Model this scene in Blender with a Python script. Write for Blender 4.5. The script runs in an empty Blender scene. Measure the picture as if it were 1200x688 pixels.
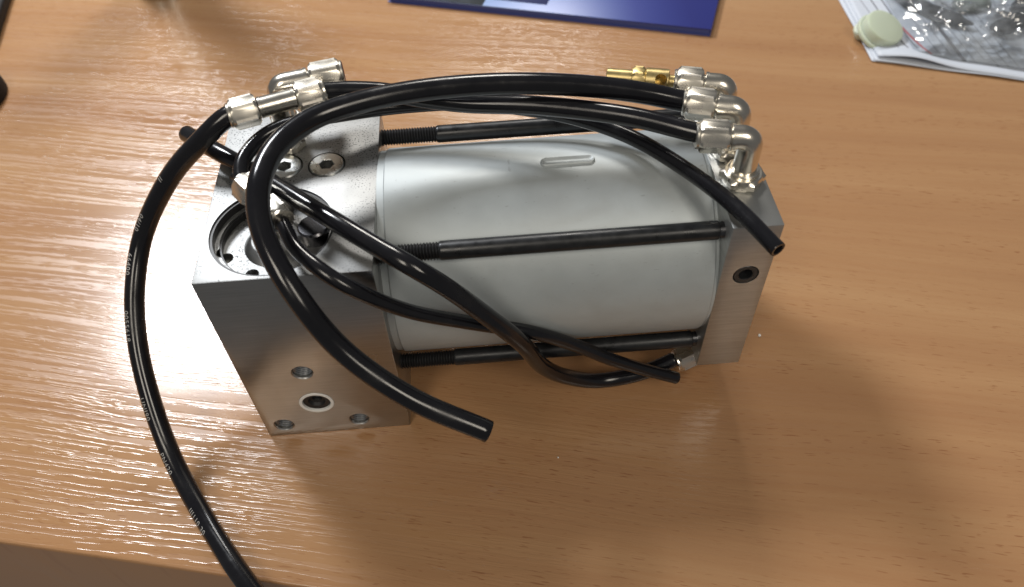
import bpy, bmesh, math, random
from mathutils import Vector, Matrix, noise

# ------------------------------------------------------------------ camera
S = 0.01                                   # everything below is laid out in centimetres
scene = bpy.context.scene
col = scene.collection
cam = bpy.data.cameras.new('camera')
cam_o = bpy.data.objects.new('camera', cam)
col.objects.link(cam_o)
cam.sensor_width = 36.0
cam.lens = 923.0 / 1200 * 36
cam.clip_start = 0.01
cam.clip_end = 50
cam_o.matrix_world = (Matrix.Translation(Vector((13.92, -25.073, 41.783)) * S)
                      @ Matrix.Rotation(-0.044, 4, 'Z') @ Matrix.Rotation(0.696, 4, 'X') @ Matrix.Rotation(-0.042, 4, 'Z'))
cam.dof.use_dof = True
cam.dof.focus_distance = 0.44
cam.dof.aperture_fstop = 8.0
scene.camera = cam_o

# ------------------------------------------------------------------ world, lamps, exposure
world = bpy.data.worlds.new('World')
scene.world = world
world.use_nodes = True
world.node_tree.nodes['Background'].inputs[0].default_value = (0.90, 0.90, 0.90, 1)
world.node_tree.nodes['Background'].inputs[1].default_value = 0.13


def ceiling_or_fill_lamp(name, loc, size, power, colour, target):
    l = bpy.data.lights.new(name, 'AREA')
    l.shape = 'RECTANGLE'
    l.size, l.size_y = size
    l.energy = power
    l.color = colour
    o = bpy.data.objects.new(name, l)
    col.objects.link(o)
    o.location = Vector(loc) * S
    d = (Vector(target) - Vector(loc))
    o.rotation_euler = d.to_track_quat('-Z', 'Y').to_euler()
    return o


ceiling_or_fill_lamp('ceiling_or_fill_lamp', (-90, 142, 180), (0.44, 0.64), 72, (0.95, 0.97, 1.0), (-90, 142.5, 0))
ceiling_or_fill_lamp('ceiling_or_fill_lamp', (25, 186, 190), (0.44, 0.64), 30, (1.0, 0.95, 0.88), (25, 186.5, 0))
ceiling_or_fill_lamp('ceiling_or_fill_lamp', (-80, -160, 190), (0.60, 1.2), 22, (1.0, 0.91, 0.78), (-60, -120, 0))  # added warm fill behind the camera, no known lamp there
ceiling_or_fill_lamp('ceiling_or_fill_lamp', (110, -160, 190), (0.60, 1.2), 22, (1.0, 0.91, 0.78), (90, -120, 0))  # second added fill, lifts the shadows on the front side

scene.view_settings.view_transform = 'Standard'
scene.view_settings.look = 'None'
scene.view_settings.exposure = 0.0
scene.view_settings.gamma = 1.0
scene.cycles.use_denoising = True
scene.cycles.max_bounces = 10

random.seed(7)
PI = math.pi


# ------------------------------------------------------------------ materials
def new_mat(name):
    m = bpy.data.materials.new(name)
    m.use_nodes = True
    nt = m.node_tree
    return m, nt, nt.nodes['Principled BSDF']


def N(nt, typ, **kw):
    n = nt.nodes.new(typ)
    for k, v in kw.items():
        if k in n.bl_rna.properties and not k.startswith('i_'):
            setattr(n, k, v)
    return n


def link(nt, a, b):
    nt.links.new(a, b)


def mapping(nt, scale, coord='Object', rot=(0, 0, 0)):
    tc = N(nt, 'ShaderNodeTexCoord')
    mp = N(nt, 'ShaderNodeMapping')
    mp.inputs['Scale'].default_value = scale
    mp.inputs['Rotation'].default_value = rot
    link(nt, tc.outputs[coord], mp.inputs['Vector'])
    return mp.outputs['Vector']


def noise_tex(nt, vec, scale=1.0, detail=2.0, rough=0.5, distort=0.0):
    n = N(nt, 'ShaderNodeTexNoise')
    n.inputs['Scale'].default_value = scale
    n.inputs['Detail'].default_value = detail
    n.inputs['Roughness'].default_value = rough
    n.inputs['Distortion'].default_value = distort
    link(nt, vec, n.inputs['Vector'])
    return n.outputs['Fac']


def ramp(nt, fac, stops):
    r = N(nt, 'ShaderNodeValToRGB')
    el = r.color_ramp.elements
    while len(el) > 1:
        el.remove(el[-1])
    el[0].position, el[0].color = stops[0][0], tuple(stops[0][1]) + (1,) if len(stops[0][1]) == 3 else stops[0][1]
    for p, c in stops[1:]:
        e = el.new(p)
        e.color = tuple(c) + (1,)
    link(nt, fac, r.inputs['Fac'])
    return r.outputs['Color']


def g(v):
    return (v, v, v)


def mix_col(nt, fac, a, b, blend='MIX'):
    m = N(nt, 'ShaderNodeMix')
    m.data_type = 'RGBA'
    m.blend_type = blend
    for sock, v in ((m.inputs['Factor'], fac), (m.inputs[6], a), (m.inputs[7], b)):
        if hasattr(v, 'is_output'):
            link(nt, v, sock)
        else:
            sock.default_value = v if isinstance(v, (int, float)) else tuple(v) + (1,)
    return m.outputs[2]


def math_n(nt, op, a, b=0.0, c=None):
    m = N(nt, 'ShaderNodeMath')
    m.operation = op
    for i, v in enumerate((a, b) if c is None else (a, b, c)):
        if hasattr(v, 'is_output'):
            link(nt, v, m.inputs[i])
        else:
            m.inputs[i].default_value = v
    return m.outputs[0]


def bump(nt, bsdf, height, strength, dist):
    b = N(nt, 'ShaderNodeBump')
    b.inputs['Strength'].default_value = strength
    b.inputs['Distance'].default_value = dist
    link(nt, height, b.inputs['Height'])
    link(nt, b.outputs['Normal'], bsdf.inputs['Normal'])
    return b


def simple(name, colour, rough=0.4, metal=0.0, spec=0.5, noise_amt=0.0, nscale=300, rvar=0.0, bstr=0.0, coat=0.0):
    m, nt, b = new_mat(name)
    b.inputs['Base Color'].default_value = tuple(colour) + (1,)
    b.inputs['Roughness'].default_value = rough
    b.inputs['Metallic'].default_value = metal
    b.inputs['Specular IOR Level'].default_value = spec
    b.inputs['Coat Weight'].default_value = coat
    if noise_amt or rvar or bstr:
        f = noise_tex(nt, mapping(nt, (1, 1, 1)), nscale, 4, 0.6)
        if noise_amt:
            lo = tuple(c * (1 - noise_amt) for c in colour)
            hi = tuple(min(1, c * (1 + noise_amt)) for c in colour)
            link(nt, ramp(nt, f, [(0.3, lo), (0.7, hi)]), b.inputs['Base Color'])
        if rvar:
            link(nt, ramp(nt, f, [(0.3, g(max(0.02, rough - rvar))), (0.7, g(min(1, rough + rvar)))]), b.inputs['Roughness'])
        if bstr:
            bump(nt, b, f, bstr, 0.0004)
    return m


def wood_material():
    m, nt, b = new_mat('beech_laminate')
    wob = noise_tex(nt, mapping(nt, (3, 6, 1)), 1, 1, 0.4)
    tc = N(nt, 'ShaderNodeTexCoord')
    sep = N(nt, 'ShaderNodeSeparateXYZ')
    link(nt, tc.outputs['Object'], sep.inputs[0])
    v = math_n(nt, 'MULTIPLY_ADD', wob, 0.030, sep.outputs['Y'])

    def vec(su, sv, off=0.0):
        c = N(nt, 'ShaderNodeCombineXYZ')
        link(nt, math_n(nt, 'MULTIPLY_ADD', sep.outputs['X'], su, off), c.inputs[0])
        link(nt, math_n(nt, 'MULTIPLY', v, sv), c.inputs[1])
        return c.outputs[0]
    broad = noise_tex(nt, vec(1.6, 22), 1, 3, 0.55)
    fine = noise_tex(nt, vec(9, 260, 4), 1, 3, 0.6)
    fleck = noise_tex(nt, vec(95, 900, 9), 1, 1, 0.4)
    fleck_zone = noise_tex(nt, vec(5, 40, 2), 1, 1, 0.5)
    c = ramp(nt, broad, [(0.28, (0.312, 0.163, 0.078)), (0.5, (0.352, 0.195, 0.094)), (0.72, (0.392, 0.230, 0.114))])
    c = mix_col(nt, math_n(nt, 'MULTIPLY', ramp(nt, fine, [(0.38, g(1)), (0.55, g(0))]), 0.15), c, (0.30, 0.140, 0.062))
    fk = math_n(nt, 'MULTIPLY', ramp(nt, fleck, [(0.655, g(0)), (0.70, g(1))]), ramp(nt, fleck_zone, [(0.40, g(0.15)), (0.62, g(0.75))]))
    c = mix_col(nt, fk, c, (0.215, 0.088, 0.036))
    link(nt, c, b.inputs['Base Color'])
    # embossed pores: the lines that catch the lamp
    l1 = noise_tex(nt, vec(7.5, 400, 20), 1, 1.0, 0.5)
    l2 = noise_tex(nt, vec(80, 900, 30), 1, 1, 0.5)
    soft = noise_tex(nt, vec(7, 70, 40), 1, 2, 0.5)
    pores = ramp(nt, math_n(nt, 'MULTIPLY_ADD', l2, 0.45, l1), [(0.70, g(1)), (0.80, g(0))])
    h = math_n(nt, 'MULTIPLY_ADD', soft, 0.6, pores)
    bump(nt, b, h, 0.5, 0.00013)
    rr = ramp(nt, pores, [(0.0, g(0.26)), (1.0, g(0.145))])
    link(nt, rr, b.inputs['Roughness'])
    b.inputs['Specular IOR Level'].default_value = 0.6
    return m


def machined_material(name, colour, rough, speck=0.0, streak=(900, 20, 900), aniso=0.0):
    m, nt, b = new_mat(name)
    f = noise_tex(nt, mapping(nt, streak), 1, 3, 0.6)
    big = noise_tex(nt, mapping(nt, (22, 22, 22)), 1, 3, 0.6)
    c = ramp(nt, f, [(0.3, tuple(x * 0.80 for x in colour)), (0.7, colour)])
    c = mix_col(nt, math_n(nt, 'MULTIPLY', ramp(nt, big, [(0.45, g(0)), (0.75, g(1))]), 0.45), c, tuple(x * 0.70 for x in colour))
    if speck:
        sp = noise_tex(nt, mapping(nt, (1, 1, 1)), 1050, 1, 0.4)
        zone = noise_tex(nt, mapping(nt, (1, 1, 1)), 28, 3, 0.6)
        geo = N(nt, 'ShaderNodeNewGeometry')
        s3 = N(nt, 'ShaderNodeSeparateXYZ')
        link(nt, geo.outputs['Normal'], s3.inputs[0])
        up = ramp(nt, s3.outputs['Z'], [(0.90, g(0)), (0.95, g(1))])
        k = math_n(nt, 'MULTIPLY', ramp(nt, sp, [(0.60, g(0)), (0.65, g(1))]), ramp(nt, zone, [(0.40, g(0.10)), (0.60, g(1))]))
        k = math_n(nt, 'MULTIPLY', k, up)
        c = mix_col(nt, math_n(nt, 'MULTIPLY', k, speck), c, (0.04, 0.04, 0.045))
    link(nt, c, b.inputs['Base Color'])
    b.inputs['Metallic'].default_value = 1.0
    rg = ramp(nt, big, [(0.3, g(rough - 0.05)), (0.7, g(rough + 0.07))])
    if speck:                               # the lapped top is duller than the milled sides
        rg = mix_col(nt, up, rg, g(0.56))
        c = mix_col(nt, up, c, mix_col(nt, 1.0, c, (0.84, 0.85, 0.86), 'MULTIPLY'))
        link(nt, c, b.inputs['Base Color'])
    link(nt, rg, b.inputs['Roughness'])
    bump(nt, b, f, 0.16, 0.0002)
    return m


M = {}
M['wood'] = wood_material()
M['alu'] = machined_material('machined_aluminium', (0.50, 0.50, 0.49), 0.31, speck=0.85, streak=(30, 30, 1100))
M['alu_plate'] = machined_material('milled_aluminium', (0.55, 0.56, 0.55), 0.44, streak=(40, 40, 900))
M['barrel'] = simple('anodised_barrel', (0.42, 0.46, 0.475), 0.46, 0.30, 0.5, 0.035, 60, 0.04, 0.03)
def smudge(mat, amount):
    nt = mat.node_tree
    b = nt.nodes['Principled BSDF']
    f = noise_tex(nt, mapping(nt, (18, 30, 30)), 1, 5, 0.65, 0.6)
    sc = noise_tex(nt, mapping(nt, (260, 30, 1600), rot=(0, 0.35, 0)), 1, 2, 0.5)
    src = b.inputs['Base Color'].links[0].from_socket
    c = mix_col(nt, math_n(nt, 'MULTIPLY', ramp(nt, f, [(0.50, g(0)), (0.72, g(1))]), amount), src, (0.30, 0.29, 0.27))
    c = mix_col(nt, math_n(nt, 'MULTIPLY', ramp(nt, sc, [(0.70, g(0)), (0.74, g(1))]), amount * 1.6), c, (0.20, 0.20, 0.20))
    link(nt, c, b.inputs['Base Color'])


smudge(M['barrel'], 0.22)
M['rod'] = simple('black_oxide_steel', (0.018, 0.019, 0.021), 0.34, 0.35, 0.5, 0.25, 180, 0.08)
M['thread'] = simple('black_oxide_thread', (0.020, 0.020, 0.022), 0.42, 0.4, 0.5)
M['nickel'] = simple('nickel_plate', (0.74, 0.70, 0.62), 0.25, 1.0, 0.5, 0.04, 90, 0.03)
M['nickel_nut'] = simple('nickel_plate_nut', (0.75, 0.71, 0.63), 0.28, 1.0, 0.5, 0.04, 90, 0.04)
M['brass'] = simple('brass', (0.60, 0.47, 0.22), 0.36, 1.0, 0.5, 0.10, 200, 0.06)
M['zinc'] = simple('zinc_screw', (0.66, 0.68, 0.67), 0.30, 1.0, 0.5, 0.05, 240, 0.05)
M['steel_dark'] = simple('dark_steel', (0.14, 0.14, 0.15), 0.25, 1.0)
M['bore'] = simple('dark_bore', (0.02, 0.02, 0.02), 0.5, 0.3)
M['rubber'] = simple('black_rubber', (0.012, 0.012, 0.013), 0.45)
M['teflon'] = simple('white_seal', (0.72, 0.72, 0.70), 0.45)
M['thread_steel'] = simple('bare_thread', (0.45, 0.46, 0.47), 0.28, 1.0)
M['red'] = simple('red_release_ring', (0.18, 0.05, 0.03), 0.4)


def tube_material():
    m, nt, b = new_mat('black_polyurethane')
    f = noise_tex(nt, mapping(nt, (1, 1, 1)), 45, 6, 0.65)
    link(nt, ramp(nt, f, [(0.3, (0.0055, 0.0055, 0.0075)), (0.7, (0.009, 0.009, 0.011))]), b.inputs['Base Color'])
    link(nt, ramp(nt, f, [(0.35, g(0.11)), (0.55, g(0.20)), (0.75, g(0.36))]), b.inputs['Roughness'])
    b.inputs['Specular IOR Level'].default_value = 0.5
    return m


M['tube'] = tube_material()
M['tube_bore'] = simple('tube_bore', (0.06, 0.035, 0.02), 0.35)
M['print'] = simple('white_print', (0.36, 0.35, 0.33), 0.5)


# ------------------------------------------------------------------ mesh helpers
class MB:
    def __init__(self):
        self.v, self.f = [], []

    def add(self, verts, faces):
        k = len(self.v)
        self.v += [Vector(p) for p in verts]
        self.f += [tuple(i + k for i in q) for q in faces]
        return self

    def box(self, a, b):
        x0, y0, z0 = a
        x1, y1, z1 = b
        return self.add([(x0, y0, z0), (x1, y0, z0), (x1, y1, z0), (x0, y1, z0), (x0, y0, z1), (x1, y0, z1), (x1, y1, z1), (x0, y1, z1)],
                        [(0, 3, 2, 1), (4, 5, 6, 7), (0, 1, 5, 4), (1, 2, 6, 5), (2, 3, 7, 6), (3, 0, 4, 7)])

    def lathe(self, prof, o, d, n=40, hexa=None, caps=True, phase=0.0):
        """profile [(radius, distance along d)]; hexa = flat-to-centre distance that clips the radius"""
        d = Vector(d).normalized()
        u = d.orthogonal().normalized() if abs(d.z) > 0.9 else Vector((0, 0, 1)).cross(d).normalized()
        w = d.cross(u)
        o = Vector(o)
        vs, fs = [], []
        for r, t in prof:
            for i in range(n):
                a = 2 * PI * i / n
                rr = r
                if hexa:
                    k = (a % (PI / 3)) - PI / 6
                    rr = min(r, hexa / math.cos(k))
                vs.append(o + d * t + (u * math.cos(a + phase) + w * math.sin(a + phase)) * rr)
        for j in range(len(prof) - 1):
            for i in range(n):
                i2 = (i + 1) % n
                fs.append((j * n + i, j * n + i2, (j + 1) * n + i2, (j + 1) * n + i))
        if caps:
            fs.append(tuple(reversed(range(n))))
            m = (len(prof) - 1) * n
            fs.append(tuple(m + i for i in range(n)))
        return self.add(vs, fs)

    def build(self, name, mat, parent=None, angle=32, bevel=0.0, segs=2, smooth=True):
        me = bpy.data.meshes.new(name)
        me.from_pydata([p * S for p in self.v], [], self.f)
        bm = bmesh.new()
        bm.from_mesh(me)
        bmesh.ops.remove_doubles(bm, verts=bm.verts, dist=1e-6)
        bmesh.ops.recalc_face_normals(bm, faces=bm.faces)
        if bevel:
            ed = [e for e in bm.edges if len(e.link_faces) == 2 and e.calc_face_angle(0) > 0.7]
            bmesh.ops.bevel(bm, geom=ed, offset=bevel * S, segments=segs, affect='EDGES', profile=0.5)
        bm.to_mesh(me)
        bm.free()
        return finish(name, me, mat, parent, angle, smooth)


def finish(name, me, mat, parent=None, angle=32, smooth=True):
    if smooth:
        me.polygons.foreach_set('use_smooth', [True] * len(me.polygons))
        me.set_sharp_from_angle(angle=math.radians(angle))
    me.materials.clear()
    me.materials.append(M[mat] if isinstance(mat, str) else mat)
    o = bpy.data.objects.new(name, me)
    col.objects.link(o)
    if parent:
        o.parent = parent
    return o


def empty(name, loc=(0, 0, 0)):
    o = bpy.data.objects.new(name, None)
    col.objects.link(o)
    o.empty_display_size = 0.02
    return o


def tag(o, label=None, cat=None, group=None, kind=None):
    if label:
        o['label'] = label
    if cat:
        o['category'] = cat
    if group:
        o['group'] = group
    if kind:
        o['kind'] = kind
    return o


def cut(base, cutters):
    """boolean-difference a list of MB solids out of an object's mesh, once and for all"""
    for c in cutters:
        t = c.build('cutter', 'alu', smooth=False)
        md = base.modifiers.new('cut', 'BOOLEAN')
        md.operation = 'DIFFERENCE'
        md.solver = 'EXACT'
        md.object = t
        dg = bpy.context.evaluated_depsgraph_get()
        me = bpy.data.meshes.new_from_object(base.evaluated_get(dg))
        base.modifiers.clear()
        old = base.data
        base.data = me
        bpy.data.meshes.remove(old)
        bpy.data.objects.remove(t)
    me = base.data
    me.polygons.foreach_set('use_smooth', [True] * len(me.polygons))
    me.set_sharp_from_angle(angle=math.radians(28))


def spline(P, n=14):
    P = [Vector(p) for p in P]
    Q = [2 * P[0] - P[1]] + P + [2 * P[-1] - P[-2]]
    out = []
    for i in range(1, len(Q) - 2):
        p0, p1, p2, p3 = Q[i - 1:i + 3]
        t0 = 0.0
        t1 = t0 + (p1 - p0).length ** .5
        t2 = t1 + (p2 - p1).length ** .5
        t3 = t2 + (p3 - p2).length ** .5
        for k in range(n):
            t = t1 + (t2 - t1) * k / n
            A1 = p0 * ((t1 - t) / (t1 - t0)) + p1 * ((t - t0) / (t1 - t0))
            A2 = p1 * ((t2 - t) / (t2 - t1)) + p2 * ((t - t1) / (t2 - t1))
            A3 = p2 * ((t3 - t) / (t3 - t2)) + p3 * ((t - t2) / (t3 - t2))
            B1 = A1 * ((t2 - t) / (t2 - t0)) + A2 * ((t - t0) / (t2 - t0))
            B2 = A2 * ((t3 - t) / (t3 - t1)) + A3 * ((t - t1) / (t3 - t1))
            out.append(B1 * ((t2 - t) / (t2 - t1)) + B2 * ((t - t1) / (t2 - t1)))
    out.append(P[-1])
    return out


def frames(C):
    T = []
    for i in range(len(C)):
        T.append((C[min(i + 1, len(C) - 1)] - C[max(i - 1, 0)]).normalized())
    u = T[0].orthogonal().normalized()
    F = []
    for t in T:
        u = (u - t * u.dot(t)).normalized()
        F.append((t, u.copy(), t.cross(u)))
    return F


def sweep(mb, C, radius, n=28, caps=True):
    F = frames(C)
    vs, fs = [], []
    for i, (c, (t, u, w)) in enumerate(zip(C, F)):
        r = radius[i] if isinstance(radius, (list, tuple)) else radius
        for k in range(n):
            a = 2 * PI * k / n
            vs.append(c + (u * math.cos(a) + w * math.sin(a)) * r)
    for j in range(len(C) - 1):
        for k in range(n):
            k2 = (k + 1) % n
            fs.append((j * n + k, j * n + k2, (j + 1) * n + k2, (j + 1) * n + k))
    if caps:
        fs.append(tuple(reversed(range(n))))
        m = (len(C) - 1) * n
        fs.append(tuple(m + i for i in range(n)))
    return mb.add(vs, fs)


# ------------------------------------------------------------------ the table
EDGE = math.atan2(-3.14, 13.67)            # the table's front edge, and its grain, run this way


def make_table():
    # local frame: x along the front edge, y away from it; origin on the edge
    mb = MB()
    prof = []
    r = 0.22
    prof.append((90.0, 0.0))
    for k in range(7):
        a = PI / 2 * k / 6
        prof.append((r - r * math.sin(a), -r + r * math.cos(a)))
    prof.append((0.0, -12.0))
    prof.append((90.0, -12.0))
    xs = (-110.0, 130.0)
    vs = [(x, y, z) for x in xs for y, z in prof]
    n = len(prof)
    fs = [(i, (i + 1) % n, n + (i + 1) % n, n + i) for i in range(n)]
    fs += [tuple(range(n)), tuple(reversed(range(n, 2 * n)))]
    mb.add(vs, fs)
    o = mb.build('table', 'wood', angle=40)
    o.location = Vector((-14.31, -5.41, 0)) * S
    o.rotation_euler = (0, 0, EDGE)
    tag(o, kind='structure')
    return o


make_table()

# ------------------------------------------------------------------ the actuator
act = empty('pneumatic_actuator')
tag(act, 'silver cylinder clamped by black tie rods between machined aluminium end blocks, on the table', 'actuator')
BW, BD, BH = 8.5, 12.41, 14.19             # big end block
YC, ZC, RR = 6.39, 8.72, 4.557             # cylinder axis, tie-rod offset
PX0, PX1, PY0, PY1, PZ0, PZ1 = 25.81, 28.32, 0.71, 12.07, 2.95, 14.49


def thread_profile(r, length, pitch, depth, t0=0.0):
    p = []
    k = int(length / pitch)
    for i in range(k):
        t = t0 + i * pitch
        p += [(r - depth, t), (r, t + pitch * 0.45), (r, t + pitch * 0.55)]
    p.append((r - depth, t0 + k * pitch))
    return p


def make_block():
    o = MB().box((0, 0, 0), (BW, BD, BH)).build('end_block', 'alu', act, bevel=0.06, segs=2)
    pc = (3.4, 3.25)
    up = (0, 0, 1)
    cuts = [MB().lathe([(3.08, 0), (3.08, 2)], (pc[0], pc[1], 13.65), up, 96),
            MB().lathe([(2.72, 0), (2.72, 2)], (pc[0], pc[1], 13.2), up, 96)]
    for x, y, rr in ((0.98, 2.45, 0.36), (2.42, 1.25, 0.34)):
        cuts.append(MB().lathe([(rr, 0), (rr, 2)], (x, y, 12.6), up, 32))
        cuts.append(MB().lathe([(rr * 0.62, 0), (rr * 0.62, 2)], (x, y, 11.4), up, 24))
    for x, y in ((5.77, 7.87), (3.5, 7.95)):
        cuts.append(MB().lathe([(1.0, 0), (1.0, 2)], (x, y, 13.6), up, 64))
    fr = (0, -1, 0)
    for x, z, rr in ((3.4, 6.36, 0.55), (1.14, 1.18, 0.55), (5.6, 1.17, 0.55)):
        cuts.append(MB().lathe([(rr, 0), (rr, 2), (rr + 0.12, 2.12), (rr + 0.12, 3)], (x, 2.06, z), fr, 40))
    cuts.append(MB().lathe([(1.0, 0), (1.0, 2)], (3.52, 1.2, 3.3), fr, 48))
    # relief where the barrel seats
    cut(o, cuts)
    # things in the pocket and the holes: sub-parts of the block
    for r0, r1, z0, z1 in ((2.93, 3.07, 13.655, 14.10), (2.64, 2.715, 13.205, 13.56)):  # black liners darken the pocket walls; inner one paints in the wall's shade
        MB().lathe([(r0, z0), (r1, z0), (r1, z1), (r0, z1), (r0, z0)], (pc[0], pc[1], 0), up, 96, caps=False).build('seal_or_shade_ring', 'rubber', o)
    MB().lathe([(1.62, 0), (1.62, 0.04), (1.20, 0.42), (1.12, 0.45)], (pc[0], pc[1], 13.18), up, 64).build('centre_boss', 'alu', o)
    MB().lathe([(0.80, 0), (0.80, 0.75), (0.72, 0.85)], (5.35, 3.55, 13.15), up, 40).build('locating_pin', 'steel_dark', o)
    for x, y, tilt in ((5.77, 7.87, 0.2), (3.5, 7.95, 0.9)):
        s = MB().lathe([(0.93, 0), (0.93, 0.55), (0.88, 0.63)], (x, y, 13.6), up, 48, phase=tilt).build('plug_screw', 'zinc', o)
        cut(s, [MB().lathe([(0.40, 0), (0.40, 0.38), (0.44, 0.42), (0.44, 1)], (x, y, 13.82), up, 6, phase=tilt)])
        MB().lathe([(0.385, 0), (0.385, 0.10)], (x, y, 13.80), up, 6, phase=tilt).build('socket_floor', 'bore', s)
    for x, z in ((3.4, 6.36), (1.14, 1.18), (5.6, 1.17)):
        mb = MB()
        mb.lathe([(r, t) for r, t in thread_profile(0.56, 1.9, 0.13, -0.07 + 0.14)], (x, 1.98, z), fr, 36, caps=False)
        mb.build('thread', 'thread_steel', o, angle=20)
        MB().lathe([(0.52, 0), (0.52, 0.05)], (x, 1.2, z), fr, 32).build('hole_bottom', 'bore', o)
    ring = MB().lathe([(0.80, -0.5), (0.98, -0.5), (0.98, 0.03), (0.95, 0.05), (0.83, 0.05), (0.80, 0.03), (0.80, -0.5)], (3.52, 0, 3.3), fr, 64, caps=False).build('seal_or_shade_ring', 'teflon', o)
    MB().lathe([(0.30, -1.0), (0.78, -1.0), (0.78, -0.10), (0.72, -0.06), (0.50, -0.12), (0.42, -0.30), (0.30, -0.34), (0.30, -1.0)], (3.52, 0, 3.3), fr, 48, caps=False).build('port_insert', 'rubber', o)
    MB().lathe([(0.30, 0), (0.30, 0.3), (0.2, 0.42)], (3.52, 0.95, 3.3), fr, 24).build('port_ball', 'thread_steel', o)
    return o


block = make_block()

# barrel, its dark seating grooves and the embossed pad on its crown
AX = (1, 0, 0)
barrel = MB().lathe([(5.70, 0.0), (5.70, 0.36), (5.76, 0.36), (5.81, 0.42), (5.81, 17.08), (5.76, 17.14), (5.72, 17.16), (5.72, 17.30)],
                    (BW + 0.01, YC, ZC), AX, 160).build('barrel', 'barrel', act, angle=25)


def make_pad():
    # stadium-shaped raised rim with a slightly sunk middle on the crown of the barrel
    x0, x1, yc_, hw = 17.05, 19.95, 6.35, 0.34
    out = []
    prof = ((1.0, 0.0), (0.92, 0.10), (0.78, 0.16), (0.60, 0.15), (0.42, 0.09), (0.0, 0.08))
    n = 40
    vs, fs = [], []
    for q, hgt in prof:
        for k in range(n):
            a = 2 * PI * k / n
            cx = x1 - hw if math.cos(a) > 0 else x0 + hw
            if abs(math.cos(a)) < 1e-6:
                cx = (x0 + x1) / 2
            x = cx + hw * q * math.cos(a)
            y = yc_ + hw * q * math.sin(a)
            z = ZC + math.sqrt(5.81 ** 2 - (y - YC) ** 2) + hgt - 0.015
            vs.append((x, y, z))
    for j in range(len(prof) - 1):
        for k in range(n):
            k2 = (k + 1) % n
            fs.append((j * n + k, j * n + k2, (j + 1) * n + k2, (j + 1) * n + k))
    m = MB()
    m.add(vs, fs)
    return m.build('embossed_pad', 'barrel', barrel, angle=60)


make_pad()

# four tie rods: smooth shank, threaded end at the big block, grey ferrule at the plate
for sy in (-1, 1):
    for sz in (-1, 1):
        y, z = YC + sy * RR, ZC + sz * RR
        rod = MB().lathe([(0.36, 2.98), (0.36, 3.0), (0.47, 3.12), (0.49, 3.2), (0.49, 17.02), (0.46, 17.06)], (BW, y, z), AX, 36).build('tie_rod', 'rod', act)
        MB().lathe(thread_profile(0.46, 3.1, 0.155, 0.085, -0.05), (BW, y, z), AX, 30).build('thread', 'thread', rod, angle=20)
        MB().lathe([(0.44, 16.95), (0.44, 17.35)], (BW, y, z), AX, 32).build('ferrule', 'steel_dark', rod)

# small end plate
plate = MB().box((PX0, PY0, PZ0), (PX1, PY1, PZ1)).build('end_plate', 'alu_plate', act, bevel=0.05)
cut(plate, [MB().lathe([(0.68, 0), (0.68, 2)], (27.13, PY0 + 0.9, 10.97), (0, -1, 0), 48)])
plug = MB().lathe([(0.66, 0), (0.66, 0.80), (0.60, 0.87), (0.40, 0.87), (0.36, 0.84), (0.33, 0.4)], (27.13, PY0 + 0.88, 10.97), (0, -1, 0), 48).build('socket_plug', 'rod', plate)
cut(plug, [MB().lathe([(0.38, 0), (0.38, 1)], (27.13, PY0 + 0.5, 10.97), (0, -1, 0), 6)])


# ------------------------------------------------------------------ push-in fittings
def hex_nut(mb, o, d, length, af, n=48):
    """chamfered hexagon, af = half the width across flats"""
    R = af / math.cos(PI / 6)
    c = 0.16
    return mb.lathe([(af * 0.90, 0), (af * 0.97, 0.03), (R * 1.001, c), (R * 1.001, length - c), (af * 0.97, length - 0.03), (af * 0.90, length)], o, d, n, hexa=af)


def compression_nut(o, d, parent, length=1.45, af=0.72, tube_r=0.55, mat='nickel_nut'):
    mb = MB()
    hex_nut(mb, o, d, length, af)
    dd = Vector(d).normalized()
    mb.lathe([(af * 0.90, length - 0.02), (af * 0.90, length + 0.10), (af * 0.84, length + 0.15), (tube_r * 1.02, length + 0.15)], o, dd, 40)
    nut = mb.build('nut', mat, parent, angle=22)
    return nut


def elbow(base, top_z, out_dir, base_z, label=None, leg=1.1, body_r=0.60, nut_len=1.45, base_af=1.0, sgn=1, mat='nickel'):
    """stem rising (sgn=1) or hanging (-1) from base_z, rounded corner, horizontal arm ending in a nut"""
    d = Vector(out_dir).normalized()
    bx, by = base
    z = Vector((0, 0, sgn))
    A = Vector((bx, by, base_z))
    cnr = Vector((bx, by, top_z))
    path = [A + z * 0.1]
    br = 0.50
    st = cnr - z * br
    path.append(st.lerp(A, 0.5))
    for k in range(9):
        a = PI / 2 * k / 8
        path.append(cnr - z * br + d * br + (-d * math.cos(a) + z * math.sin(a)) * br)
    path.append(cnr + d * leg)
    mb = MB()
    rad = [body_r] * len(path)
    sweep(mb, path, rad, 32)
    mb.lathe([(body_r * 0.80, leg - 0.05), (body_r * 0.80, leg + 0.25)], cnr, d, 32)
    mb.lathe([(body_r * 1.06, leg - 0.16), (body_r * 1.06, leg - 0.02)], cnr, d, 32)
    body = mb.build('elbow_fitting', mat, act, angle=35)
    compression_nut(cnr + d * (leg + 0.10), d, body, nut_len)
    m2 = MB()
    hex_nut(m2, A, z, 0.62, base_af)
    m2.build('hex_base', 'nickel_nut', body, angle=22)
    MB().lathe([(base_af * 0.78, 0.60), (base_af * 0.78, 0.76), (base_af * 0.70, 0.82)], A, z, 40).build('collar', mat, body)
    return body, cnr + d * (leg + 0.10 + nut_len)


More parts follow.
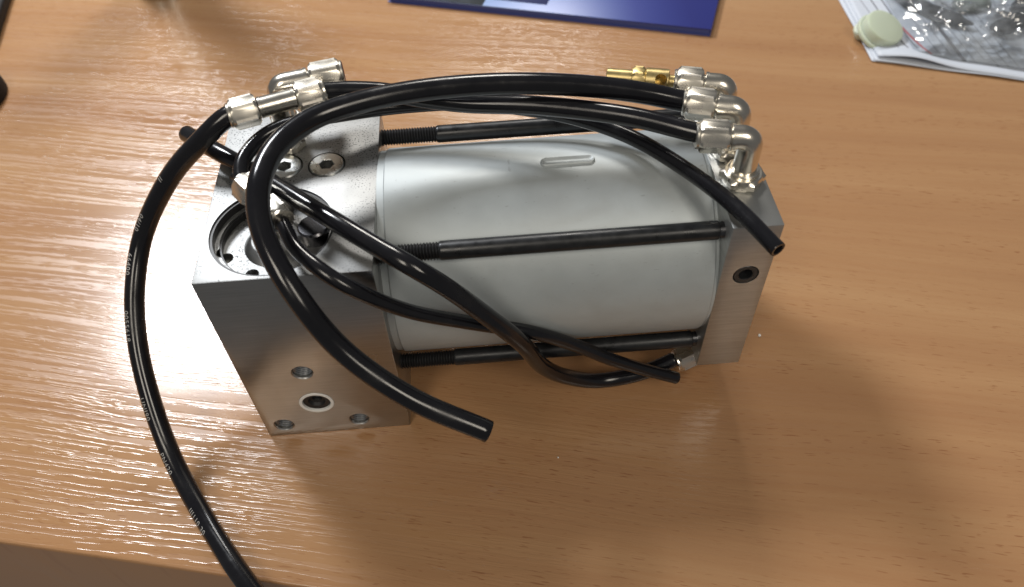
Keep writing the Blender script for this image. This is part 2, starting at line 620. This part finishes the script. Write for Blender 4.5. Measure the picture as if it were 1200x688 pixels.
def tee(centre, axis, base, base_z, half, body_r=0.55, nut_len=1.4, af=0.72):
    d = Vector(axis).normalized()
    c = Vector(centre)
    mb = MB()
    mb.lathe([(body_r * 0.8, -half - 0.2), (body_r * 0.8, -half), (body_r * 1.05, -half), (body_r * 1.05, -half + 0.14), (body_r, -half + 0.16), (body_r, half - 0.16), (body_r * 1.05, half - 0.14), (body_r * 1.05, half), (body_r * 0.8, half), (body_r * 0.8, half + 0.2)], c, d, 36)
    b = Vector((base[0], base[1], base_z))
    mb.lathe([(body_r * 0.92, 0), (body_r * 0.92, (c - b).length)], b, (c - b), 32)
    body = mb.build('tee_fitting', 'nickel', act, angle=35)
    for s in (-1, 1):
        compression_nut(c + d * s * (half + 0.05), d * s, body, nut_len, af)
    m2 = MB()
    hex_nut(m2, b, (0, 0, 1), 0.60, 0.85)
    m2.build('hex_base', 'nickel_nut', body, angle=22)
    return body


# on the end plate: three elbows side by side, and one hanging under it
e1, _ = elbow((27.07, 4.05), 17.2, (-1, 0.16, 0), PZ1, leg=1.0)
e2, _ = elbow((27.07, 6.20), 17.28, (-1, 0.31, 0), PZ1, leg=1.15)
e3, e3_end = elbow((27.0, 8.45), 17.05, (-1, 0.25, 0), PZ1, leg=1.15, nut_len=1.35)
e4, _ = elbow((27.0, 2.75), 1.75, (-0.93, -0.29, -0.16), PZ0, leg=0.6, base_af=0.8, sgn=-1, nut_len=1.3)
# on the big block: a blank elbow, a tee behind the hose loop and one inside it
e5, e5_end = elbow((3.35, 11.45), 16.85, (1, 0.19, 0.03), BH, leg=1.75, base_af=0.85, nut_len=1.65)
t1 = tee((3.65, 9.68, 17.0), (0.945, 0.325, 0), (3.65, 9.68), BH, 0.95)
t2 = tee((3.18, 3.97, 15.4), (-0.62, 0.78, 0), (3.18, 3.97), 13.3, 0.42, nut_len=1.25)


def ring_piece(name, o, d, prof, mat, parent):
    return MB().lathe(prof, o, d, 36, caps=True).build(name, mat, parent)


d5 = Vector((1, 0.19, 0.03)).normalized()
ring_piece('release_ring', e5_end - d5 * 0.1, d5, [(0.60, 0), (0.60, 0.22), (0.54, 0.28), (0.42, 0.28), (0.40, 0.05)], 'red', e5)

# brass exhaust piece screwed into the rear elbow
d3 = Vector((-1, 0.25, 0)).normalized()
br = MB()
br.lathe([(0.34, -0.2), (0.34, 0.42)], e3_end, d3, 28)
bo = br.build('brass_connector', 'brass', act)
m3 = MB()
m3.lathe([(0.56, 0.40), (0.62, 0.44), (0.62, 1.60), (0.56, 1.64)], e3_end, d3, 36)
sl = m3.build('sleeve', 'brass', bo)
side = Vector((0.1, -0.80, 0.60)).normalized()
cut(sl, [MB().lathe([(0.30, 0), (0.30, 1.4)], e3_end + d3 * 1.0 - side * 0.45, side, 28)])
m3 = MB()
hex_nut(m3, e3_end + d3 * 1.62, d3, 0.72, 0.58)
m3.build('nut', 'brass', bo, angle=22)
m3 = MB()
m3.lathe([(0.45, 2.30), (0.45, 3.62), (0.41, 3.66), (0.22, 3.66), (0.20, 3.3)], e3_end, d3, 32)
m3.build('spigot', 'brass', bo)

# ------------------------------------------------------------------ hoses
TUBE_PATHS = {
    'T1': (1.08, [(2.75, 9.35, 17.0), (1.3, 8.88, 17.0), (-0.17, 8.43, 16.1), (-2.76, 8.38, 13.7), (-5.29, 7.48, 10.4), (-6.13, 5.32, 8.2), (-6.28, 3.2, 6.2), (-5.86, 0.88, 4.2), (-4.9, -1.82, 2.0), (-3.01, -4.99, 0.75), (-0.11, -8.93, 0.56), (2.63, -12.04, -0.2), (5.36, -14.95, -4.0)]),
    'T2': (1.1, [(25.6, 6.72, 17.28), (24.4, 7.1, 17.3), (22.65, 7.49, 17.6), (20.11, 7.94, 17.9), (15.83, 8.29, 18.2), (11.56, 8.14, 18.3), (8.41, 7.52, 18.3), (5.96, 6.5, 18.2), (4.36, 4.69, 18.0), (3.78, 2.41, 17.6), (3.99, 0.49, 16.6), (5.17, -1.62, 14.9), (6.92, -3.06, 12.2), (9.82, -4.49, 9.9), (13.38, -5.64, 8.2)]),
    'T3': (1.0, [(4.6, 9.98, 17.0), (6.0, 10.4, 17.0), (8.69, 10.42, 16.8), (11.38, 9.72, 16.6), (13.39, 9.12, 16.6), (17.14, 8.07, 16.9), (21.61, 6.27, 17.2), (24.9, 4.55, 17.2), (25.9, 4.33, 17.2)]),
    'T4': (0.8, [(2.6, 4.77, 15.4), (2.0, 5.5, 15.45), (1.92, 6.6, 15.75), (2.52, 7.78, 16.0), (3.57, 8.59, 16.2), (5.1, 9.0, 16.3), (6.78, 9.71, 16.0), (9.79, 10.65, 15.55), (13.36, 10.61, 15.5), (16.8, 9.83, 15.4), (19.44, 8.65, 15.4), (21.88, 6.88, 15.4), (24.02, 4.36, 15.35), (25.87, 1.44, 15.3), (27.22, -1.42, 15.1)]),
    'T5': (0.95, [(-2.34, 11.46, 14.1), (-0.3, 9.18, 14.7), (1.29, 7.78, 14.74), (3.47, 5.66, 15.0), (5.33, 3.76, 15.2), (7.12, 2.06, 15.3), (8.76, 0.73, 15.1), (10.33, -0.4, 14.81), (11.97, -0.8, 13.44), (13.87, -0.9, 10.97), (15.33, -0.75, 8.64), (16.66, 0.3, 4.68), (18.0, 0.9, 2.64), (20.1, 1.4, 1.14), (22.25, 1.6, 1.1), (23.9, 1.85, 1.45), (24.9, 2.1, 1.75)]),
    'T6': (0.75, [(3.75, 3.2, 15.4), (4.3, 2.4, 15.35), (5.0, 1.01, 15.1), (6.28, -0.35, 14.85), (7.48, -0.9, 14.14), (9.82, -0.6, 11.77), (12.46, -0.05, 9.85), (13.84, 0.13, 9.08), (15.94, 0.15, 8.26), (18.49, 0.55, 6.15), (20.59, 0.65, 4.4), (22.71, 0.8, 2.85), (24.81, 0.8, 1.65)]),
}
TUBE_INFO = {
    'T1': ('long black hose with white lettering, from left fitting off the table edge', False),
    'T2': ('thick black hose looping over the block, its open end hanging in front', True),
    'T3': ('black hose joining the two upper fittings behind the big loop', False),
    'T4': ('thin black hose over the barrel, open end hanging past the right end plate', True),
    'T5': ('black hose crossing the block top diagonally and dipping under the barrel', True),
    'T6': ('thin black hose running along the barrel front, open end near the table', True),
}
CURVES = {}


def make_tube(key):
    od, pts = TUBE_PATHS[key]
    C = spline(pts, 12)
    r = od / 2
    label, _ = TUBE_INFO[key]
    mb = MB()
    F = frames(C)
    # outer skin, rolled over a small lip into the bore at both ends
    t0, t1_ = F[0][0], F[-1][0]
    ring = [(C[0] + t0 * 1.6, r * 0.66), (C[0] + t0 * 0.02, r * 0.66), (C[0], r * 0.72), (C[0], r * 0.96), (C[0] + t0 * 0.03, r)]
    body = [(c, r) for c in C[1:-1]]
    ring2 = [(C[-1] - t1_ * 0.03, r), (C[-1], r * 0.96), (C[-1], r * 0.72), (C[-1] - t1_ * 0.02, r * 0.66), (C[-1] - t1_ * 1.6, r * 0.66)]
    stations = [(c, q, F[0]) for c, q in ring] + [(c, q, F[i + 1]) for i, (c, q) in enumerate(body)] + [(c, q, F[-1]) for c, q in ring2]
    n = 30
    vs, fs = [], []
    for c, q, (t, u, w) in stations:
        for k in range(n):
            a = 2 * PI * k / n
            vs.append(c + (u * math.cos(a) + w * math.sin(a)) * q)
    for j in range(len(stations) - 1):
        for k in range(n):
            k2 = (k + 1) % n
            fs.append((j * n + k, j * n + k2, (j + 1) * n + k2, (j + 1) * n + k))
    mb.add(vs, fs)
    o = mb.build('hose', 'tube', None, angle=40)
    tag(o, label, 'hose', 'black hoses on the actuator')
    CURVES[key] = (C, r)
    return o


HOSE = {k: make_tube(k) for k in TUBE_PATHS}


def print_on_tube(key, text, start, size, ref, flip=-1, step=1.0):
    """white lettering laid on the hose skin: real glyph meshes bent round it"""
    C, r = CURVES[key]
    L = [0.0]
    for a, b in zip(C[:-1], C[1:]):
        L.append(L[-1] + (b - a).length)

    def at(s):
        s = max(0.0, min(L[-1] - 1e-4, s))
        lo = max(i for i in range(len(L)) if L[i] <= s)
        k = (s - L[lo]) / (L[lo + 1] - L[lo])
        T = (C[lo + 1] - C[lo]).normalized()
        T2 = (C[min(lo + 2, len(C) - 1)] - C[lo + 1]).normalized()
        return C[lo].lerp(C[lo + 1], k), T.lerp(T2, k).normalized()
    cu = bpy.data.curves.new('lettering', 'FONT')
    cu.body = text
    cu.size = size
    cu.space_character = 1.15 * step
    cu.resolution_u = 3
    cu.align_y = 'CENTER'
    to = bpy.data.objects.new('lettering_source', cu)
    col.objects.link(to)
    dg = bpy.context.evaluated_depsgraph_get()
    me = bpy.data.meshes.new_from_object(to.evaluated_get(dg))
    bpy.data.objects.remove(to)
    bpy.data.curves.remove(cu)
    bm = bmesh.new()
    bm.from_mesh(me)
    bmesh.ops.triangulate(bm, faces=bm.faces)
    bmesh.ops.subdivide_edges(bm, edges=bm.edges, cuts=2, use_grid_fill=True)
    bm.to_mesh(me)
    bm.free()
    ref = Vector(ref)
    for v in me.vertices:
        c, T = at(start + v.co.x)
        n0 = (ref - T * ref.dot(T)).normalized()
        b0 = T.cross(n0) * flip
        a = v.co.y / r
        v.co = (c + (n0 * math.cos(a) + b0 * math.sin(a)) * (r + 0.008)) * S
    return finish('lettering', me, 'print', HOSE[key], smooth=False)


for txt, start in (('II', 6.95), ('04/10', 9.76), ('66400', 12.3), ('0055618', 15.5), ('UNI90', 20.46), ('PN420', 23.8), ('III110 30', 27.5)):
    print_on_tube('T1', txt, start, 0.44, (-0.54, -0.56, 0.64))
print_on_tube('T4', '000 1I', 2.6, 0.34, (-0.3, -0.1, 0.9))

# ------------------------------------------------------------------ things at the edges of the table
def make_booklet():
    root = empty('booklet')
    # corner at front right, edges run back and to the left
    c = Vector((36.35, 39.28, 0))
    ex = Vector((-27.9, 9.04, 0)).normalized()
    ey = Vector((2.04, 5.34, 0)).normalized()
    L, W_, H = 32.0, 22.0, 0.75

    def P(a, b, z):
        return c + ex * a + ey * b + Vector((0, 0, z))

    def slab(name, a0, a1, b0, b1, z0, z1, mat, parent):
        m = MB()
        m.add([P(a0, b0, z0), P(a1, b0, z0), P(a1, b1, z0), P(a0, b1, z0), P(a0, b0, z1), P(a1, b0, z1), P(a1, b1, z1), P(a0, b1, z1)],
              [(0, 3, 2, 1), (4, 5, 6, 7), (0, 1, 5, 4), (1, 2, 6, 5), (2, 3, 7, 6), (3, 0, 4, 7)])
        return m.build(name, mat, parent, bevel=0.03)
    slab('pages', 0.15, L - 0.15, 0.12, W_ - 0.1, 0.10, H - 0.10, simple('page_edges', (0.05, 0.07, 0.24), 0.6), root)
    slab('cover', 0, L, 0, W_, 0.0, 0.10, simple('cover_back', (0.05, 0.07, 0.25), 0.4), root)
    m, nt, b = new_mat('blue_cover_print_glare')
    vec = mapping(nt, (1, 1, 1))
    sp = N(nt, 'ShaderNodeSeparateXYZ')
    link(nt, vec, sp.inputs[0])
    link(nt, ramp(nt, math_n(nt, 'MULTIPLY_ADD', sp.outputs[0], 5.0, -0.75), [(0.0, (0.20, 0.29, 0.52)), (0.35, (0.075, 0.14, 0.40)), (0.75, (0.030, 0.045, 0.22)), (1.0, (0.022, 0.028, 0.16))]), b.inputs['Base Color'])  # printed gradient, with some lamp glare painted into its paler blue
    b.inputs['Roughness'].default_value = 0.32
    top = slab('cover', 0, L, 0, W_, H - 0.10, H, m, root)
    slab('picture', 22.1, L - 0.02, 0.02, W_ - 0.02, H + 0.002, H + 0.012, simple('dark_picture', (0.02, 0.026, 0.032), 0.65, 0.0, 0.25, noise_amt=0.6, nscale=60), top)
    slab('panel', 16.0, 21.9, 1.3, 8.0, H + 0.002, H + 0.012, simple('navy_panel', (0.010, 0.015, 0.08), 0.6, 0.0, 0.25), top)
    tag(root, 'blue printed booklet lying flat behind the actuator at the top edge', 'booklet')


make_booklet()


def wavy_sheet(name, poly_fn, nu, nv, mat, parent=None, thick=0.0, angle=70):
    vs = [poly_fn(i / nu, j / nv) for j in range(nv + 1) for i in range(nu + 1)]
    fs = [(j * (nu + 1) + i, j * (nu + 1) + i + 1, (j + 1) * (nu + 1) + i + 1, (j + 1) * (nu + 1) + i) for j in range(nv) for i in range(nu)]
    m = MB()
    m.add(vs, fs)
    o = m.build(name, mat, parent, angle=angle)
    if thick:
        md = o.modifiers.new('thickness', 'SOLIDIFY')
        md.thickness = thick * S
        md.offset = -1
    return o


PA = Vector((49.6, 33.4, 0))               # near corner of the paper stack
PX = Vector((11.3, -4.3, 0)).normalized()  # along its near edge
PYv = Vector((0.08, 1.0, 0)).normalized()  # away from the viewer


def paper_z(a, b, lift):
    """gently curled sheet: the near left corner lifts"""
    return 0.10 + lift + 0.55 * math.exp(-((a - 3.2) ** 2) / 9) * math.exp(-(b / 2.2) ** 2) * (lift > 0.12) + 0.05 * math.sin(a * 0.8 + b * 0.4)


def make_paper(k, off, rot, lift, label):
    ex = Matrix.Rotation(rot, 3, 'Z') @ PX
    ey = Matrix.Rotation(rot, 3, 'Z') @ PYv
    o0 = PA + Vector(off)

    def fn(u, v):
        a, b = u * 21.0, v * 25.0
        rc = 1.6                            # rounded near corner
        if u * 21 < rc and v * 25 < rc:
            pass
        return o0 + ex * a + ey * b + Vector((0, 0, paper_z(a, b, lift)))
    o = wavy_sheet('paper_sheet', fn, 42, 40, simple('white_paper', (0.52, 0.56, 0.63), 0.55), None, 0.03)
    tag(o, label, 'paper', 'papers under the plastic bag')
    return o, fn


s1, _ = make_paper(0, (0.0, 0.2, 0.0), 0.02, 0.0, 'lowest white sheet of the stack under the clear plastic bag')
s2, _ = make_paper(1, (0.25, 0.1, 0.0), 0.0, 0.10, 'middle white sheet of the stack under the clear plastic bag')
s3, fn3 = make_paper(2, (0.5, 0.35, 0.0), -0.015, 0.20, 'topmost white sheet printed with dark and red lines, under the bag')


def text_line(a0, b0, a1, b1, w, mat):
    m = MB()
    n = 10
    d = Vector((a1 - a0, b1 - b0, 0)).normalized()
    nrm = Vector((-d.y, d.x, 0)) * w / 2
    vs = []
    for i in range(n + 1):
        t = i / n
        a, b = a0 + (a1 - a0) * t, b0 + (b1 - b0) * t
        for s in (-1, 1):
            p = fn3((a + nrm.x * s) / 21.0, (b + nrm.y * s) / 25.0)
            vs.append(p + Vector((0, 0, 0.012)))
    fs = [(2 * i, 2 * i + 1, 2 * i + 3, 2 * i + 2) for i in range(n)]
    m.add(vs, fs)
    m.build('text_line', mat, s3)


INK = simple('ink', (0.10, 0.10, 0.12), 0.6)
INK2 = simple('grey_ink', (0.28, 0.29, 0.33), 0.6)
RED = simple('red_ink', (0.55, 0.05, 0.05), 0.6)
for k in range(12):
    a = 2.0 + k * 0.92
    mat_, w = (INK2, 0.11)
    if k == 3:
        mat_, w = RED, 0.24
    if k in (1, 2):
        mat_, w = INK, 0.13
    if k == 6:
        mat_, w = INK, 0.42
    b_near = 1.7 + 0.35 * (k % 3) - 0.05 * k
    text_line(a + 0.2, b_near, a - 1.0, b_near + (4.5 if k in (3,) else 9.5 + (k % 4)), w, mat_)


def make_cap():
    root = empty('bottle_cap')
    m, nt, b = new_mat('milky_plastic')
    b.inputs['Base Color'].default_value = (0.50, 0.56, 0.45, 1)
    b.inputs['Roughness'].default_value = 0.35
    b.inputs['Subsurface Weight'].default_value = 0.8
    b.inputs['Subsurface Radius'].default_value = (0.01, 0.01, 0.008)
    b.inputs['Subsurface Scale'].default_value = 0.5
    d = Vector((0.25, -0.30, 0.92)).normalized()
    o = Vector((51.3, 37.0, 0.55))
    MB().lathe([(1.75, 0.0), (1.85, 0.08), (1.85, 1.0), (1.78, 1.14), (1.60, 1.20), (0.6, 1.24), (0.02, 1.25)], o, d, 48).build('crown', m, root)
    MB().lathe([(2.02, -0.12), (2.12, -0.05), (2.12, 0.22), (2.02, 0.28), (1.80, 0.28)], o, d, 48).build('rim', m, root)
    o2 = Vector((50.1, 37.4, 0.45))
    MB().lathe([(0.7, 0), (0.78, 0.08), (0.78, 0.75), (0.66, 0.9), (0.02, 0.95)], o2, (-0.4, -0.2, 0.8), 32).build('tab', m, root)
    tag(root, 'milky pale green plastic cap lying at the corner of the papers', 'cap')


make_cap()


def make_bag_contents():
    dk = simple('dark_grey_rubber', (0.06, 0.064, 0.072), 0.6, noise_amt=0.3, nscale=90)
    gr = simple('grey_putty', (0.30, 0.33, 0.31), 0.5, noise_amt=0.2, nscale=60)
    spec = [([(54.9, 43.2, .85), (56.6, 41.0, .85), (57.9, 39.2, .85), (60.2, 37.1, .85)], 0.80, dk, 'dark grey bent rubber strip in the bag, nearest the text lines'),
            ([(61.4, 36.2, .9), (63.0, 36.4, 1.0), (64.6, 37.6, 1.0), (67.0, 41.5, .9)], 0.92, dk, 'dark grey rubber strip bending away at the right of the bag'),
            ([(60.0, 41.0, .6), (61.8, 40.6, .6), (63.4, 41.4, .6)], 0.95, gr, 'pale grey lump between the two dark rubber strips in the bag')]
    for path, rad, mt, lab in spec:
        C = spline(path, 10)
        n = len(C) - 1
        r = [rad * (0.25 + 0.75 * min(1, 6 * min(i, n - i) / n)) * (1 + 0.25 * noise.noise(C[i] * 0.8)) for i in range(n + 1)]
        m = MB()
        sweep(m, C, r, 20)
        for v in m.v:
            v.z = 0.42 + (v.z - 0.2) * 0.62 + 0.12 * noise.noise(v * 1.1)
        o = m.build('rubber_strip' if mt is dk else 'putty_lump', mt, None, angle=60)
        tag(o, lab, 'strip' if mt is dk else 'lump')


make_bag_contents()


def make_bag():
    m = bpy.data.materials.new('clear_film')
    m.use_nodes = True
    nt = m.node_tree
    nt.nodes.clear()
    out = N(nt, 'ShaderNodeOutputMaterial')
    tr = N(nt, 'ShaderNodeBsdfTransparent')
    tr.inputs[0].default_value = (0.93, 0.95, 0.96, 1)
    gl = N(nt, 'ShaderNodeBsdfGlossy')
    gl.inputs['Roughness'].default_value = 0.10
    fr = N(nt, 'ShaderNodeFresnel')
    fr.inputs[0].default_value = 1.5
    mx = N(nt, 'ShaderNodeMixShader')
    link(nt, math_n(nt, 'MULTIPLY_ADD', fr.outputs[0], 1.4, 0.04), mx.inputs[0])
    link(nt, tr.outputs[0], mx.inputs[1])
    link(nt, gl.outputs[0], mx.inputs[2])
    milk = N(nt, 'ShaderNodeBsdfDiffuse')
    milk.inputs[0].default_value = (0.62, 0.65, 0.68, 1)
    mk = N(nt, 'ShaderNodeMixShader')
    link(nt, math_n(nt, 'MULTIPLY', ramp(nt, noise_tex(nt, mapping(nt, (1, 1, 1)), 40, 3, 0.6), [(0.35, g(0.06)), (0.7, g(0.30))]), 0.8), mk.inputs[0])
    link(nt, mx.outputs[0], mk.inputs[1])
    link(nt, milk.outputs[0], mk.inputs[2])
    link(nt, mk.outputs[0], out.inputs[0])

    def fn(u, v):
        a, b = 4.0 + u * 20.0, 1.6 + v * 22.0
        p = PA + PX * a + PYv * b
        rise = min(1.0, min(u, 1 - u) * 6, min(v, 1 - v) * 5)
        q = Vector((p.x * 0.28, p.y * 0.28, 0))
        cr = (1 - abs(noise.noise(q))) ** 3 * 0.7 + (1 - abs(noise.noise(q * 2.1 + Vector((3, 1, 0))))) ** 4 * 0.45 + (1 - abs(noise.noise(q * 4.6 + Vector((9, 4, 0))))) ** 3 * 0.22
        fill = 0.0
        for c, s in (((56.6, 41.0), 2.0), ((59.6, 37.8), 1.8), ((63.4, 36.6), 2.2), ((61.8, 41), 2.2), ((66.2, 40), 2.2)):
            fill = max(fill, 1.0 * math.exp(-((p.x - c[0]) ** 2 + (p.y - c[1]) ** 2) / (s * s * 1.6)))
        return Vector((p.x, p.y, 0.55 + rise * (0.15 + cr * 0.9) + fill * min(1, rise * 1.5)))
    o = wavy_sheet('plastic_bag', fn, 150, 140, m, None, angle=35)
    tag(o, 'crinkled clear plastic bag with parts inside, lying on printed papers', 'bag')


make_bag()


def make_can():
    root = empty('metal_can')
    o = (-18.0, 56.0, 0)
    MB().lathe([(3.0, 0.0), (3.25, 0.05), (3.3, 0.35), (3.15, 0.55), (3.15, 29.5), (3.3, 29.7), (3.3, 30.0)], o, (0, 0, 1), 64).build('wall', 'zinc', root)
    MB().lathe([(3.31, 0.25), (3.36, 0.32), (3.36, 0.46), (3.31, 0.52)], o, (0, 0, 1), 64, caps=False).build('rim', 'nickel', root)
    tag(root, 'shiny metal can standing at the top left edge of the picture', 'can')


make_can()


def make_left_things():
    blk = simple('black_plastic', (0.010, 0.009, 0.009), 0.62, 0.0, 0.25, noise_amt=0.3, nscale=120)
    # rounded black shell, only its right flank in view
    m = MB()
    nu, nv = 40, 20
    vs, fs = [], []
    for j in range(nv + 1):
        ph = PI / 2 * j / nv
        for i in range(nu):
            a = 2 * PI * i / nu
            vs.append(Vector((-31.15, 36.9, 0.05)) + Vector((3.1 * math.cos(a) * math.cos(ph) ** .7, 3.9 * math.sin(a) * math.cos(ph) ** .7, 3.0 * math.sin(ph))))
    for j in range(nv):
        for i in range(nu):
            i2 = (i + 1) % nu
            fs.append((j * nu + i, j * nu + i2, (j + 1) * nu + i2, (j + 1) * nu + i))
    fs.append(tuple(reversed(range(nu))))
    m.add(vs, fs)
    o = m.build('black_shell', blk, None, angle=50)
    tag(o, 'rounded black plastic shell cut off by the left edge of the picture', 'shell')
    # black case in the corner, its long side slanting into view
    m = MB()
    a = Vector((-32.91, 53.42, 0))
    e = Vector((1.13, -6.74, 0)).normalized()
    f = Vector((e.y, -e.x, 0))
    L, W_, H = 18.0, 9.0, 1.2
    st = a - e * 9.7
    pts = [st, st + e * L, st + e * L + f * W_, st + f * W_]
    vs = [p + Vector((0, 0, 0.02)) for p in pts] + [p + Vector((0, 0, H)) for p in pts]
    m.add(vs, [(0, 3, 2, 1), (4, 5, 6, 7), (0, 1, 5, 4), (1, 2, 6, 5), (2, 3, 7, 6), (3, 0, 4, 7)])
    o = m.build('black_case', blk, None, bevel=0.3, segs=4)
    tag(o, 'black plastic case in the top left corner of the picture', 'case')


make_left_things()


def crumb(x, y, r, label):
    m = MB()
    nu, nv = 10, 6
    vs, fs = [], []
    for j in range(nv + 1):
        ph = PI * j / nv - PI / 2
        for i in range(nu):
            a = 2 * PI * i / nu
            p = Vector((math.cos(a) * math.cos(ph), math.sin(a) * math.cos(ph), math.sin(ph) * 0.7))
            p *= r * (1 + 0.35 * noise.noise(p * 2 + Vector((x, y, 0))))
            vs.append(Vector((x, y, r * 0.6)) + p)
    for j in range(nv):
        for i in range(nu):
            i2 = (i + 1) % nu
            fs.append((j * nu + i, j * nu + i2, (j + 1) * nu + i2, (j + 1) * nu + i))
    m.add(vs, fs)
    tag(m.build('crumb', 'teflon'), label, 'crumb', 'crumbs on the table')


crumb(31.3, 4.6, 0.10, 'small white crumb on the table right of the end plate')
crumb(17.2, -3.0, 0.05, 'tiny white crumb on the table in front of the barrel')
